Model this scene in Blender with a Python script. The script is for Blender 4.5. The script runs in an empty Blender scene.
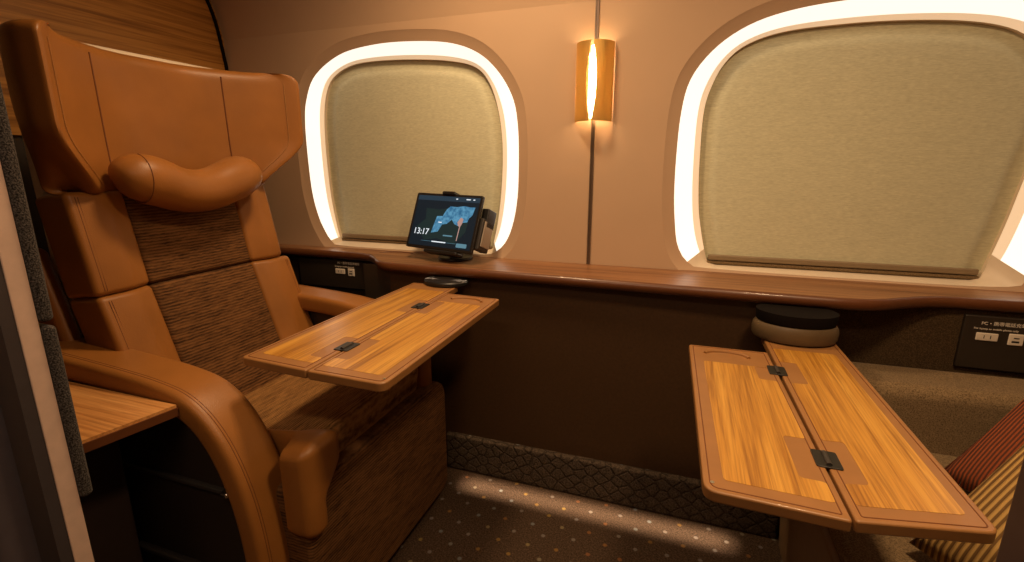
import bpy, bmesh, math, random
from mathutils import Vector, Matrix
from math import sin, cos, pi, radians, atan2, sqrt

random.seed(7)
SC = bpy.context.scene
COL = SC.collection

# ------------------------------------------------------------------ materials
def new_mat(name):
    m = bpy.data.materials.new(name); m.use_nodes = True
    nt = m.node_tree; nt.nodes.clear()
    out = nt.nodes.new('ShaderNodeOutputMaterial'); b = nt.nodes.new('ShaderNodeBsdfPrincipled')
    nt.links.new(b.outputs[0], out.inputs[0])
    return m, nt, b
def N(nt, t, **kw):
    n = nt.nodes.new(t)
    for k, v in kw.items():
        if hasattr(n, k): setattr(n, k, v)
        else: n.inputs[k.replace('_', ' ')].default_value = v
    return n
def coords(nt, scale=(1, 1, 1), rot=(0, 0, 0)):
    tc = nt.nodes.new('ShaderNodeTexCoord'); mp = nt.nodes.new('ShaderNodeMapping')
    mp.inputs['Scale'].default_value = scale; mp.inputs['Rotation'].default_value = rot
    nt.links.new(tc.outputs['Object'], mp.inputs[0]); return mp.outputs[0]
def ramp(nt, src, stops):
    r = nt.nodes.new('ShaderNodeValToRGB'); e = r.color_ramp.elements
    while len(e) < len(stops): e.new(.5)
    for el, (p, c) in zip(e, stops): el.position = p; el.color = (*c, 1)
    nt.links.new(src, r.inputs[0]); return r.outputs[0]
def bump(nt, b, src, strength, dist=.002):
    n = nt.nodes.new('ShaderNodeBump'); n.inputs['Strength'].default_value = strength; n.inputs['Distance'].default_value = dist
    nt.links.new(src, n.inputs['Height']); nt.links.new(n.outputs[0], b.inputs['Normal'])
def mixc(nt, fac, a, b, blend='MIX'):
    m = nt.nodes.new('ShaderNodeMix'); m.data_type = 'RGBA'; m.blend_type = blend
    for s, v in ((0, fac), (6, a), (7, b)):
        if isinstance(v, (int, float)): m.inputs[s].default_value = v
        elif isinstance(v, tuple): m.inputs[s].default_value = (*v, 1)
        else: nt.links.new(v, m.inputs[s])
    return m.outputs[2]
def noise(nt, vec, scale, detail=3, rough=.5, dist=0):
    n = nt.nodes.new('ShaderNodeTexNoise'); nt.links.new(vec, n.inputs['Vector'])
    n.inputs['Scale'].default_value = scale; n.inputs['Detail'].default_value = detail
    n.inputs['Roughness'].default_value = rough; n.inputs['Distortion'].default_value = dist
    return n.outputs[0]

def plain(name, col, rough=.5, metal=0, spec=.5, var=.06, nscale=40, bmp=0, coat=0):
    m, nt, b = new_mat(name)
    v = coords(nt); f = noise(nt, v, nscale)
    c = ramp(nt, f, [(.3, tuple(x*(1-var) for x in col)), (.7, tuple(min(1, x*(1+var)) for x in col))])
    nt.links.new(c, b.inputs['Base Color'])
    b.inputs['Roughness'].default_value = rough; b.inputs['Metallic'].default_value = metal
    b.inputs['Specular IOR Level'].default_value = spec; b.inputs['Coat Weight'].default_value = coat
    if bmp: bump(nt, b, noise(nt, v, nscale*6), bmp, .001)
    return m
def leather(name, col, rough=.42):
    m, nt, b = new_mat(name); v = coords(nt)
    c = ramp(nt, noise(nt, v, 9, 4), [(.25, tuple(x*.86 for x in col)), (.75, tuple(x*1.1 for x in col))])
    nt.links.new(c, b.inputs['Base Color']); b.inputs['Roughness'].default_value = rough
    b.inputs['Specular IOR Level'].default_value = .4
    vo = N(nt, 'ShaderNodeTexVoronoi'); nt.links.new(v, vo.inputs['Vector']); vo.inputs['Scale'].default_value = 420
    bump(nt, b, vo.outputs['Distance'], .14, .0015); return m
def wood(name, dark, mid, light, axis='Y', rough=.35, coat=.15, scale=1.0):
    m, nt, b = new_mat(name)
    al, ac = .5*scale, 21*scale
    k = lambda f: {'X': (al*f, ac*f, ac*f), 'Y': (ac*f, al*f, ac*f), 'Z': (ac*f, ac*f, al*f)}[axis]
    f1 = noise(nt, coords(nt, k(1)), 1.0, 5, .6, .9)
    f2 = noise(nt, coords(nt, k(3.2)), 1.0, 4, .65, .6)
    f3 = noise(nt, coords(nt, k(9)), 1.0, 2, .6)
    c = ramp(nt, f1, [(.30, dark), (.47, mid), (.72, light)])
    c = mixc(nt, .75, c, ramp(nt, f2, [(.34, (.50, .40, .32)), (.52, (1, 1, 1))]), 'MULTIPLY')
    c = mixc(nt, .5, c, ramp(nt, f3, [(.36, (.58, .50, .42)), (.56, (1, 1, 1))]), 'MULTIPLY')
    nt.links.new(c, b.inputs['Base Color']); b.inputs['Roughness'].default_value = rough
    b.inputs['Coat Weight'].default_value = coat; b.inputs['Coat Roughness'].default_value = .25
    bump(nt, b, f2, .05, .0006); return m
def tweed(name, dark, light, scale=(90, 30, 420), bmp=.5, rough=.9, lo=.40, hi=.62, blotch=.3):
    m, nt, b = new_mat(name); v = coords(nt, scale)
    f = noise(nt, v, 1, 3, .65)
    v2 = coords(nt, tuple(s*.23 for s in scale)); g = noise(nt, v2, 1, 2, .5)
    c = ramp(nt, f, [(lo, dark), (hi, light)])
    c = mixc(nt, blotch, c, ramp(nt, g, [(.35, (.6, .6, .6)), (.65, (1, 1, 1))]), 'MULTIPLY')
    nt.links.new(c, b.inputs['Base Color']); b.inputs['Roughness'].default_value = rough
    b.inputs['Specular IOR Level'].default_value = .15
    b.inputs['Sheen Weight'].default_value = .1
    bump(nt, b, f, bmp, .002); return m
def woven(name, dark, light, axis):
    m, nt, b = new_mat(name); v = coords(nt)
    w = nt.nodes.new('ShaderNodeTexWave'); w.bands_direction = axis; nt.links.new(v, w.inputs[0])
    w.inputs['Scale'].default_value = 40; w.inputs['Distortion'].default_value = 2.6; w.inputs['Detail'].default_value = 3
    w.inputs['Detail Scale'].default_value = 1.6; w.inputs['Detail Roughness'].default_value = .65
    sc = (260, 36, 70) if axis == 'X' else (40, 36, 260)
    f = noise(nt, coords(nt, sc), 1, 3, .6)
    g = noise(nt, coords(nt, tuple(x*.28 for x in sc)), 1, 2, .5)
    a = N(nt, 'ShaderNodeMath', operation='MULTIPLY_ADD'); nt.links.new(w.outputs[1], a.inputs[0]); a.inputs[1].default_value = .38; nt.links.new(f, a.inputs[2])
    c = N(nt, 'ShaderNodeMath', operation='MULTIPLY_ADD'); nt.links.new(g, c.inputs[0]); c.inputs[1].default_value = .7; nt.links.new(a.outputs[0], c.inputs[2])
    col = ramp(nt, c.outputs[0], [(.66, dark), (1.0, light)]) if False else None
    d = N(nt, 'ShaderNodeMath', operation='MULTIPLY'); nt.links.new(c.outputs[0], d.inputs[0]); d.inputs[1].default_value = .5
    col = ramp(nt, d.outputs[0], [(.34, dark), (.66, light)])
    nt.links.new(col, b.inputs['Base Color']); b.inputs['Roughness'].default_value = .85; b.inputs['Specular IOR Level'].default_value = .2
    bump(nt, b, a.outputs[0], .2, .0012); return m
def emis(name, col, s, base=(.8, .8, .8)):
    m, nt, b = new_mat(name); b.inputs['Base Color'].default_value = (*base, 1); b.inputs['Roughness'].default_value = .5
    b.inputs['Specular IOR Level'].default_value = .08 if name.startswith('screen') else .5; b.inputs['Emission Color'].default_value = (*col, 1); b.inputs['Emission Strength'].default_value = s; return m
def carpet(name, base, quilt=False):
    m, nt, b = new_mat(name)
    v = coords(nt, (1, 1, 1), (0, 0, radians(38)))
    f = noise(nt, v, 190, 5, .8)
    c = ramp(nt, f, [(.36, tuple(x*.30 for x in base)), (.64, tuple(x*1.7 for x in base))])
    vv = coords(nt, (1, 1, 1), (0, radians(45), 0)) if quilt else v
    vo = N(nt, 'ShaderNodeTexVoronoi'); nt.links.new(vv, vo.inputs['Vector']); vo.inputs['Scale'].default_value = 15
    vo.inputs['Randomness'].default_value = .12; vo.voronoi_dimensions = '3D'
    if not quilt: vo.voronoi_dimensions = '2D'
    d = ramp(nt, vo.outputs['Distance'], [(.07, (.38, .38, .38)), (.12, (0, 0, 0))])
    sep = nt.nodes.new('ShaderNodeSeparateColor'); nt.links.new(vo.outputs['Color'], sep.inputs[0])
    cc = ramp(nt, sep.outputs[0], [(.0, (.36, .33, .30)), (.40, (.32, .30, .30)), (.42, (.45, .16, .05)), (.68, (.5, .34, .06)), (.9, (.30, .36, .38))])
    c = mixc(nt, d, c, cc)
    b.inputs['Roughness'].default_value = .95; b.inputs['Specular IOR Level'].default_value = .1
    if quilt:
        ve = N(nt, 'ShaderNodeTexVoronoi'); nt.links.new(coords(nt, (1, 1, 1.15), (0, radians(45), 0)), ve.inputs['Vector'])
        ve.feature = 'DISTANCE_TO_EDGE'; ve.inputs['Scale'].default_value = 24; ve.inputs['Randomness'].default_value = .5
        e = ramp(nt, ve.outputs['Distance'], [(.0, (.5, .5, .5)), (.12, (1, 1, 1))])
        c = mixc(nt, 1.0, c, e, 'MULTIPLY')
        mu = N(nt, 'ShaderNodeMath', operation='MULTIPLY_ADD'); nt.links.new(f, mu.inputs[0]); mu.inputs[1].default_value = .35
        nt.links.new(e, mu.inputs[2]); bump(nt, b, mu.outputs[0], .9, .006)
    else:
        bump(nt, b, f, .8, .004)
    nt.links.new(c, b.inputs['Base Color']); return m

M = {}
M['wall'] = plain('wall_beige', (.56, .385, .25), .62, var=.02, nscale=6, spec=.3)
M['ceiling'] = plain('ceiling_cream', (.6, .5, .4), .7)
M['frame'] = plain('window_frame_cream', (.80, .68, .52), .45, var=.02)
M['ring'] = emis('window_light', (1, .885, .74), 1.12)
M['edge_glow'] = emis('window_light_edge', (1, .70, .42), .52, (.8, .68, .52))  # weak peach glow stands in for ring light falling on the cream edge
M['blind'] = tweed('blind_weave', (.54, .52, .35), (.73, .71, .50), (60, 60, 330), .12, .85, .25, .75, .15)
M['blind_rail'] = plain('blind_rail', (.26, .19, .11), .5)
M['leather'] = leather('tan_leather', (.315, .125, .026))
M['leather_dark'] = leather('tan_leather_side', (.28, .105, .022))
M['stitch'] = plain('stitching', (.16, .05, .012), .7)
M['stitch_light'] = plain('pale_stitching', (.40, .19, .055), .7)
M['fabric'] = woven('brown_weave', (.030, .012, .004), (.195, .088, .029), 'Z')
M['fabric_seat_lit'] = woven('brown_weave_seat_lit', (.085, .038, .011), (.42, .215, .070), 'X')  # same chair weave, lightened to paint in the light falling on the seat
M['taupe'] = tweed('taupe_tweed', (.10, .064, .031), (.29, .20, .105), (330, 330, 330), .4, .9, .34, .60)
M['taupe_dark'] = tweed('dark_tweed', (.045, .026, .011), (.10, .062, .028), (330, 330, 330), .3, .9)
M['taupe_vinyl'] = plain('taupe_vinyl', (.27, .17, .085), .5, bmp=.1)
M['panel'] = plain('dark_panel', (.058, .027, .009), .55, nscale=120, var=.15)
M['black_panel'] = plain('black_panel', (.030, .021, .014), .45)
M['side_dark'] = plain('dark_brown_plastic', (.026, .018, .013), .45, nscale=8, var=.1)
M['cabinet'] = plain('cabinet_brown', (.030, .018, .014), .5)
M['counter'] = wood('counter_wood', (.17, .070, .028), (.27, .125, .052), (.35, .175, .078), 'X', .42)
M['counter_edge'] = plain('counter_edge', (.12, .040, .013), .4, coat=.2)
M['bulk'] = wood('bulkhead_wood', (.27, .115, .020), (.52, .24, .048), (.64, .32, .075), 'Y', .4, .15, .8)
M['inlay'] = wood('table_wood', (.33, .14, .020), (.55, .265, .038), (.68, .37, .066), 'Y', .34, .2, 1.5)
M['rim'] = plain('table_rim', (.31, .145, .046), .42, coat=.1, nscale=20)
M['ledge'] = wood('ledge_wood', (.34, .13, .036), (.62, .29, .088), (.76, .40, .14), 'X', .38)
M['black'] = plain('black_plastic', (.012, .011, .010), .38)
M['black_soft'] = plain('charcoal_plastic', (.035, .030, .026), .5)
M['grey'] = plain('warm_grey_plastic', (.36, .31, .25), .5)
M['knob'] = plain('taupe_plastic', (.115, .078, .040), .42)
M['white'] = plain('white_plastic', (.75, .66, .55), .4)
M['ink'] = plain('white_print', (.70, .62, .52), .6)
M['chrome'] = plain('chrome', (.7, .66, .6), .2, 1)
M['strip'] = plain('brown_metal_strip', (.20, .14, .10), .3, .6)
M['gap'] = plain('dark_gap', (.008, .006, .005), .9, spec=.1)
M['jamb'] = plain('jamb_copper_metal', (.62, .45, .36), .45, .0)
M['jamb_dark'] = plain('jamb_dark_metal', (.060, .050, .052), .45, .2)
M['jamb_grey'] = plain('jamb_grey_metal', (.16, .14, .155), .4, .3)
M['post'] = plain('dark_brown_metal', (.066, .043, .042), .5)
M['felt'] = tweed('grey_felt', (.012, .010, .009), (.11, .095, .085), (420, 420, 420), .8, .95, .42, .62)
M['carpet'] = carpet('speckled_carpet', (.070, .044, .028))
M['kick'] = carpet('quilted_carpet', (.085, .062, .044), True)
M['screen'] = emis('screen_dark', (.003, .010, .016), 1, (.01, .01, .012))
M['scr_top'] = emis('screen_bar', (.016, .036, .055), 1, (.01, .01, .01))
M['scr_blue'] = emis('screen_blue', (.05, .20, .36), 1, (.01, .01, .01))
M['scr_green'] = emis('screen_green', (.008, .022, .022), 1, (.01, .01, .01))
_nt = M['scr_blue'].node_tree; _b = [n for n in _nt.nodes if n.type == 'BSDF_PRINCIPLED'][0]
_nt.links.new(ramp(_nt, noise(_nt, coords(_nt), 70, 4, .6), [(.35, (.025, .13, .25)), (.62, (.10, .30, .46))]), _b.inputs['Emission Color'])
M['scr_pink'] = emis('screen_pink', (.45, .26, .22), 1, (.01, .01, .01))
M['scr_white'] = emis('screen_white', (.85, .9, .95), 1, (.01, .01, .01))
M['scr_teal'] = emis('screen_teal', (.10, .22, .28), 1, (.01, .01, .01))
M['tube'] = emis('lamp_tube', (1, .74, .44), 34)
def striped(name, c1, c2, direction, freq):
    m, nt, b = new_mat(name); tc = nt.nodes.new('ShaderNodeTexCoord')
    w = nt.nodes.new('ShaderNodeTexWave'); w.bands_direction = direction
    nt.links.new(tc.outputs['Object'], w.inputs[0]); w.inputs['Scale'].default_value = freq; w.inputs['Distortion'].default_value = .8
    w.inputs['Detail Scale'].default_value = .6
    c = ramp(nt, w.outputs[1], [(.25, c1), (.55, c2)])
    nt.links.new(c, b.inputs['Base Color']); b.inputs['Roughness'].default_value = .85
    bump(nt, b, w.outputs[1], .6, .006); return m
M['cush_gold'] = striped('gold_corduroy', (.15, .075, .017), (.48, .29, .085), 'X', 28)
M['cush_red'] = striped('rust_stripe', (.085, .024, .010), (.30, .062, .013), 'X', 40)
def brass_mesh():
    m, nt, b = new_mat('brass_mesh')
    b.inputs['Base Color'].default_value = (.74, .50, .16, 1); b.inputs['Metallic'].default_value = .75; b.inputs['Roughness'].default_value = .38
    v = coords(nt); w = nt.nodes.new('ShaderNodeTexWave'); w.bands_direction = 'X'; nt.links.new(v, w.inputs[0]); w.inputs['Scale'].default_value = 70
    bump(nt, b, w.outputs[1], .3, .001)
    tl = nt.nodes.new('ShaderNodeBsdfTranslucent'); tl.inputs[0].default_value = (.80, .56, .20, 1)
    mx = nt.nodes.new('ShaderNodeMixShader'); mx.inputs[0].default_value = .22
    nt.links.new(b.outputs[0], mx.inputs[1]); nt.links.new(tl.outputs[0], mx.inputs[2])
    out = [n for n in nt.nodes if n.type == 'OUTPUT_MATERIAL'][0]; nt.links.new(mx.outputs[0], out.inputs[0]); return m
M['brass'] = brass_mesh()

# ------------------------------------------------------------------ object helpers
WORLD = {}
def tag(o, label=None, cat=None, group=None, kind=None):
    if label: o['label'] = label
    if cat: o['category'] = cat
    if group: o['group'] = group
    if kind: o['kind'] = kind
    return o
def thing(name, loc, label, cat, group=None):
    o = bpy.data.objects.new(name, None); COL.objects.link(o); o.location = loc; o.empty_display_size = .05
    WORLD[o.name] = Vector(loc); return tag(o, label, cat, group)
def obj(name, bm, m, parent=None, origin=None, smooth=True, bevel=0, sub=0):
    """bm is in world coordinates; the object's own origin is its parent's base (or `origin`)."""
    base = WORLD[parent.name] if parent else Vector(origin or (0, 0, 0))
    bmesh.ops.recalc_face_normals(bm, faces=bm.faces)
    for v in bm.verts: v.co -= base
    me = bpy.data.meshes.new(name); bm.to_mesh(me); bm.free()
    for mm in (m if isinstance(m, (list, tuple)) else [m]): me.materials.append(mm)
    for p in me.polygons: p.use_smooth = smooth
    o = bpy.data.objects.new(name, me); COL.objects.link(o); WORLD[o.name] = base
    if parent: o.parent = parent
    else: o.location = base
    if bevel:
        md = o.modifiers.new('bevel', 'BEVEL'); md.width = bevel; md.segments = 3; md.limit_method = 'ANGLE'; md.angle_limit = radians(40)
    if sub:
        md = o.modifiers.new('sub', 'SUBSURF'); md.levels = sub; md.render_levels = sub
    if smooth and not sub:
        try:
            me.set_sharp_from_angle(angle=radians(38))
        except Exception: pass
    return o
def box(bm, x0, x1, y0, y1, z0, z1):
    vs = [bm.verts.new((x, y, z)) for x in (x0, x1) for y in (y0, y1) for z in (z0, z1)]
    for f in ((0, 1, 3, 2), (4, 6, 7, 5), (0, 4, 5, 1), (2, 3, 7, 6), (0, 2, 6, 4), (1, 5, 7, 3)): bm.faces.new([vs[i] for i in f])
    return bm
def B(*a): return box(bmesh.new(), *a)
def ticks(h, r, n):
    k = 4
    e = [h - r + r*sin(pi/2*i/k)*1.0 for i in range(k+1)]
    e = [h - r + r*(math.tan(pi/4*i/k)) for i in range(k+1)]
    mid = [-(h-r) + 2*(h-r)*i/n for i in range(1, n)]
    return [-x for x in reversed(e)] + mid + e
def softbox(x0, x1, y0, y1, z0, z1, r=.02, n=(6, 6, 6), warp=None):
    bm = bmesh.new(); c = Vector(((x0+x1)/2, (y0+y1)/2, (z0+z1)/2)); h = Vector(((x1-x0)/2, (y1-y0)/2, (z1-z0)/2))
    r = min(r, h.x*.85, h.y*.85, h.z*.85)
    T = [ticks(h[i], r, n[i]) for i in range(3)]; L = [len(t) for t in T]; cache = {}
    def vert(i, j, k):
        key = (i, j, k)
        if key not in cache:
            p = Vector((T[0][i], T[1][j], T[2][k]))
            inn = Vector([max(-(h[a]-r), min(h[a]-r, p[a])) for a in range(3)]); d = p - inn
            p = inn + d.normalized()*r if d.length > 1e-9 else p
            uvw = (p.x/h.x, p.y/h.y, p.z/h.z); w = c + p
            if warp: w = Vector(warp(w, uvw))
            cache[key] = bm.verts.new(w)
        return cache[key]
    for a in range(3):
        b1, b2 = (a+1) % 3, (a+2) % 3
        for e in (0, L[a]-1):
            for u in range(L[b1]-1):
                for v in range(L[b2]-1):
                    q = []
                    for du, dv in ((0, 0), (1, 0), (1, 1), (0, 1)):
                        ix = [0, 0, 0]; ix[a] = e; ix[b1] = u+du; ix[b2] = v+dv; q.append(vert(*ix))
                    bm.faces.new(q)
    return bm
def prism(pts, z0, z1, axis='z'):
    bm = bmesh.new()
    f = {'z': lambda p, t: (p[0], p[1], t), 'y': lambda p, t: (p[0], t, p[1]), 'x': lambda p, t: (t, p[0], p[1])}[axis]
    a = [bm.verts.new(f(p, z0)) for p in pts]; b = [bm.verts.new(f(p, z1)) for p in pts]
    bm.faces.new(a); bm.faces.new(b)
    for i in range(len(pts)): j = (i+1) % len(pts); bm.faces.new((a[i], a[j], b[j], b[i]))
    return bm
def frames(pts):
    out = []; prev = None
    for i, p in enumerate(pts):
        t = (pts[min(i+1, len(pts)-1)] - pts[max(i-1, 0)]).normalized()
        if prev is None:
            ref = Vector((0, 0, 1)) if abs(t.z) < .9 else Vector((1, 0, 0)); n = t.cross(ref).normalized()
        else: n = (prev - t*prev.dot(t)).normalized()
        prev = n; out.append((p, n, t.cross(n)))
    return out
def tube(pts, r, k=10, bm=None, cap=True):
    bm = bm or bmesh.new(); pts = [Vector(p) for p in pts]; rings = []
    for i, (p, n, b) in enumerate(frames(pts)):
        rr = r(i/(len(pts)-1)) if callable(r) else r
        rings.append([bm.verts.new(p + n*cos(2*pi*j/k)*rr + b*sin(2*pi*j/k)*rr) for j in range(k)])
    for a, b in zip(rings, rings[1:]):
        for j in range(k): bm.faces.new((a[j], a[(j+1) % k], b[(j+1) % k], b[j]))
    if cap: bm.faces.new(rings[0]); bm.faces.new(rings[-1])
    return bm
def lathe(prof, c, k=48, bm=None, sx=1, sy=1):
    bm = bm or bmesh.new(); rings = []
    for r, z in prof: rings.append([bm.verts.new((c[0]+r*cos(2*pi*j/k)*sx, c[1]+r*sin(2*pi*j/k)*sy, z)) for j in range(k)])
    for a, b in zip(rings, rings[1:]):
        for j in range(k): bm.faces.new((a[j], a[(j+1) % k], b[(j+1) % k], b[j]))
    bm.faces.new(rings[0]); bm.faces.new(rings[-1]); return bm
def spline(pts, n=10, closed=False):
    P = [Vector(p) for p in pts]; out = []; m = len(P)
    for i in range(m if closed else m-1):
        g = lambda k: P[k % m] if closed else P[max(0, min(m-1, k))]
        a, b, c, d = g(i-1), g(i), g(i+1), g(i+2)
        for s in range(n):
            t = s/n; out.append(.5*((2*b) + (c-a)*t + (2*a-5*b+4*c-d)*t*t + (3*b-a-3*c+d)*t**3))
    if not closed: out.append(P[-1])
    return out
def roundpoly(pts, rad, k=6):
    """polygon with each corner rounded by its own radius"""
    out = []; m = len(pts)
    for i in range(m):
        p = Vector(pts[i]); a = Vector(pts[i-1]) - p; b = Vector(pts[(i+1) % m]) - p
        r = rad[i] if isinstance(rad, (list, tuple)) else rad
        if r <= 0: out.append(tuple(p)); continue
        r = min(r, a.length*.45, b.length*.45); s = p + a.normalized()*r; e = p + b.normalized()*r
        for j in range(k+1):
            t = j/k; out.append(tuple(s*(1-t)**2 + p*2*t*(1-t) + e*t*t))
    return out
def sstep(a, b, x):
    t = max(0, min(1, (x-a)/(b-a))); return t*t*(3-2*t)
def interp(tab, x):
    if x <= tab[0][0]: return tab[0][1]
    for (a, fa), (b, fb) in zip(tab, tab[1:]):
        if x <= b: return fa + (fb-fa)*(x-a)/(b-a)
    return tab[-1][1]
def lettering(name, s, size, origin, right, up, m, parent, depth=.0006, align='LEFT'):
    cu = bpy.data.curves.new(name, 'FONT'); cu.body = s; cu.size = size; cu.extrude = depth; cu.align_x = align
    tmp = bpy.data.objects.new(name, cu); COL.objects.link(tmp)
    dg = bpy.context.evaluated_depsgraph_get(); me = bpy.data.meshes.new_from_object(tmp.evaluated_get(dg))
    bpy.data.objects.remove(tmp); bpy.data.curves.remove(cu)
    right = Vector(right).normalized(); up = Vector(up).normalized(); nn = right.cross(up)
    mat = Matrix((right, up, nn)).transposed().to_4x4(); mat.translation = Vector(origin)
    bm = bmesh.new(); bm.from_mesh(me); bpy.data.meshes.remove(me); bmesh.ops.transform(bm, matrix=mat, verts=bm.verts)
    return obj(name, bm, m, parent, smooth=False)

# ------------------------------------------------------------------ camera (calibrated on the photograph)
F, PIT, YAW, H = 490.0, radians(13.4), radians(19.3), 1.15
cam = bpy.data.cameras.new('camera'); co = bpy.data.objects.new('camera', cam); COL.objects.link(co)
co.location = (0, 0, H); co.rotation_euler = (pi/2 - PIT, 0, YAW)
cam.sensor_width = 36; cam.lens = F/1024*36; cam.clip_start = .02; SC.camera = co

# ------------------------------------------------------------------ room shell
YW = 1.725
XL, XR, ZT, YC = -1.90, 1.55, 2.15, -1.1
S = lambda o: tag(o, kind='structure')
S(obj('floor', B(XL-.05, XR+.05, YC, 1.80, -.05, 0), M['carpet'], smooth=False))
S(obj('ceiling', B(XL-.05, XR+.05, YC, 1.95, ZT, ZT+.05), M['ceiling'], smooth=False))
S(obj('wall_left', B(XL-.05, XL, .45, 1.80, 1.235, ZT), M['bulk'], smooth=False))
S(obj('wall_left_lower', B(XL-.05, XL-.012, .45, 1.80, 0, 1.235), M['black_panel'], smooth=False))
S(obj('wall_right', B(XR, XR+.05, YC, 1.80, 0, ZT), M['wall'], smooth=False))
S(obj('wall_corridor', B(XL-.05, XR+.05, YC-.05, YC, 0, ZT), M['wall'], smooth=False))
S(obj('wall_corridor_end', B(XL-.05, XL, YC, .45, 0, ZT), M['wall'], smooth=False))
# curved trim where the bulkhead meets the window wall
tr = tube(spline([(XL+.004, YW-.004, .80), (XL+.004, YW-.004, 1.45), (XL+.004, YW-.012, 1.6), (XL+.004, YW-.05, 1.78), (XL+.004, YW-.16, 1.95), (XL+.004, YW-.34, ZT)], 8), .007, 8)
S(obj('trim_1', tr, M['gap']))

# windows: outlines in the plane of the wall (x, z): outer edge of the light ring and edge of the blind opening
W1B = [(-1.44, .825), (-1.472, .87), (-1.500, .935), (-1.521, 1.037), (-1.527, 1.192), (-1.524, 1.320), (-1.508, 1.405), (-1.455, 1.497), (-1.329, 1.568), (-1.177, 1.593), (-1.016, 1.594),
       (-.850, 1.577), (-.736, 1.535), (-.657, 1.465), (-.605, 1.377), (-.587, 1.285), (-.583, 1.169), (-.587, 1.036), (-.605, .933), (-.635, .861), (-.68, .820), (-.74, .808), (-1.05, .806), (-1.39, .808)]
W1C = [(-1.428, .824), (-1.449, .916), (-1.464, 1.036), (-1.469, 1.211), (-1.463, 1.343), (-1.443, 1.434), (-1.402, 1.495), (-1.319, 1.534), (-1.209, 1.546), (-1.022, 1.541),
       (-.860, 1.524), (-.762, 1.495), (-.709, 1.434), (-.676, 1.336), (-.662, 1.22), (-.665, 1.085), (-.681, .943), (-.704, .840), (-.712, .822), (-1.05, .821), (-1.40, .821)]
W2B = [(.073, .811), (.02, .830), (-.013, .881), (-.027, .953), (-.037, 1.059), (-.039, 1.197), (-.034, 1.313), (-.017, 1.401), (.025, 1.469), (.088, 1.525), (.171, 1.565), (.28, 1.588), (.41, 1.597),
       (.56, 1.596), (.72, 1.584), (.86, 1.55), (.95, 1.49), (1.0, 1.41), (1.01, 1.32), (1.0, 1.2), (.985, 1.1), (.965, 1.0), (.945, .9), (.92, .84), (.87, .810), (.5, .806)]
W2C = [(.090, .818), (.053, .952), (.039, 1.059), (.033, 1.198), (.034, 1.315), (.049, 1.387), (.082, 1.457), (.138, 1.507), (.237, 1.537), (.388, 1.546), (.531, 1.544), (.666, 1.532),
       (.762, 1.511), (.825, 1.478), (.875, 1.42), (.900, 1.33), (.903, 1.22), (.885, 1.111), (.869, .991), (.851, .89), (.835, .822), (.80, .815), (.5, .815), (.13, .815)]
NA = 144
def radial(contour, c):
    P = [(v.x, v.y) for v in spline([(x, z, 0) for x, z in contour], 8, True)]
    out = []
    for i in range(NA):
        a = 2*pi*i/NA; dx, dz = cos(a), sin(a); best = 0
        for (x1, z1), (x2, z2) in zip(P, P[1:]+P[:1]):
            ex, ez = x2-x1, z2-z1; den = dx*ez - dz*ex
            if abs(den) < 1e-12: continue
            t = ((x1-c[0])*ez - (z1-c[1])*ex)/den; s = ((x1-c[0])*dz - (z1-c[1])*dx)/den
            if t > 0 and -1e-6 <= s <= 1+1e-6: best = max(best, t)
        out.append((c[0]+dx*best, c[1]+dz*best))
    return out
def wally(z):                       # the wall leans inward high above the windows
    return YW - .62*max(0, z-1.63)**1.55
def offset(cont, c, d, zmin):
    out = []
    for i, (x, z) in enumerate(cont):
        xa, za = cont[i-1]; xb, zb = cont[(i+1) % NA]; nx, nz = (zb-za), -(xb-xa); l = sqrt(nx*nx+nz*nz) or 1
        nx, nz = nx/l, nz/l
        out.append((x+nx*d, max(zmin, z+nz*d)))
    return out
wall = bmesh.new()
def strip_rings(bm, r1, r2):
    for i in range(NA): j = (i+1) % NA; bm.faces.new((r1[i], r1[j], r2[j], r2[i]))
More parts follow.
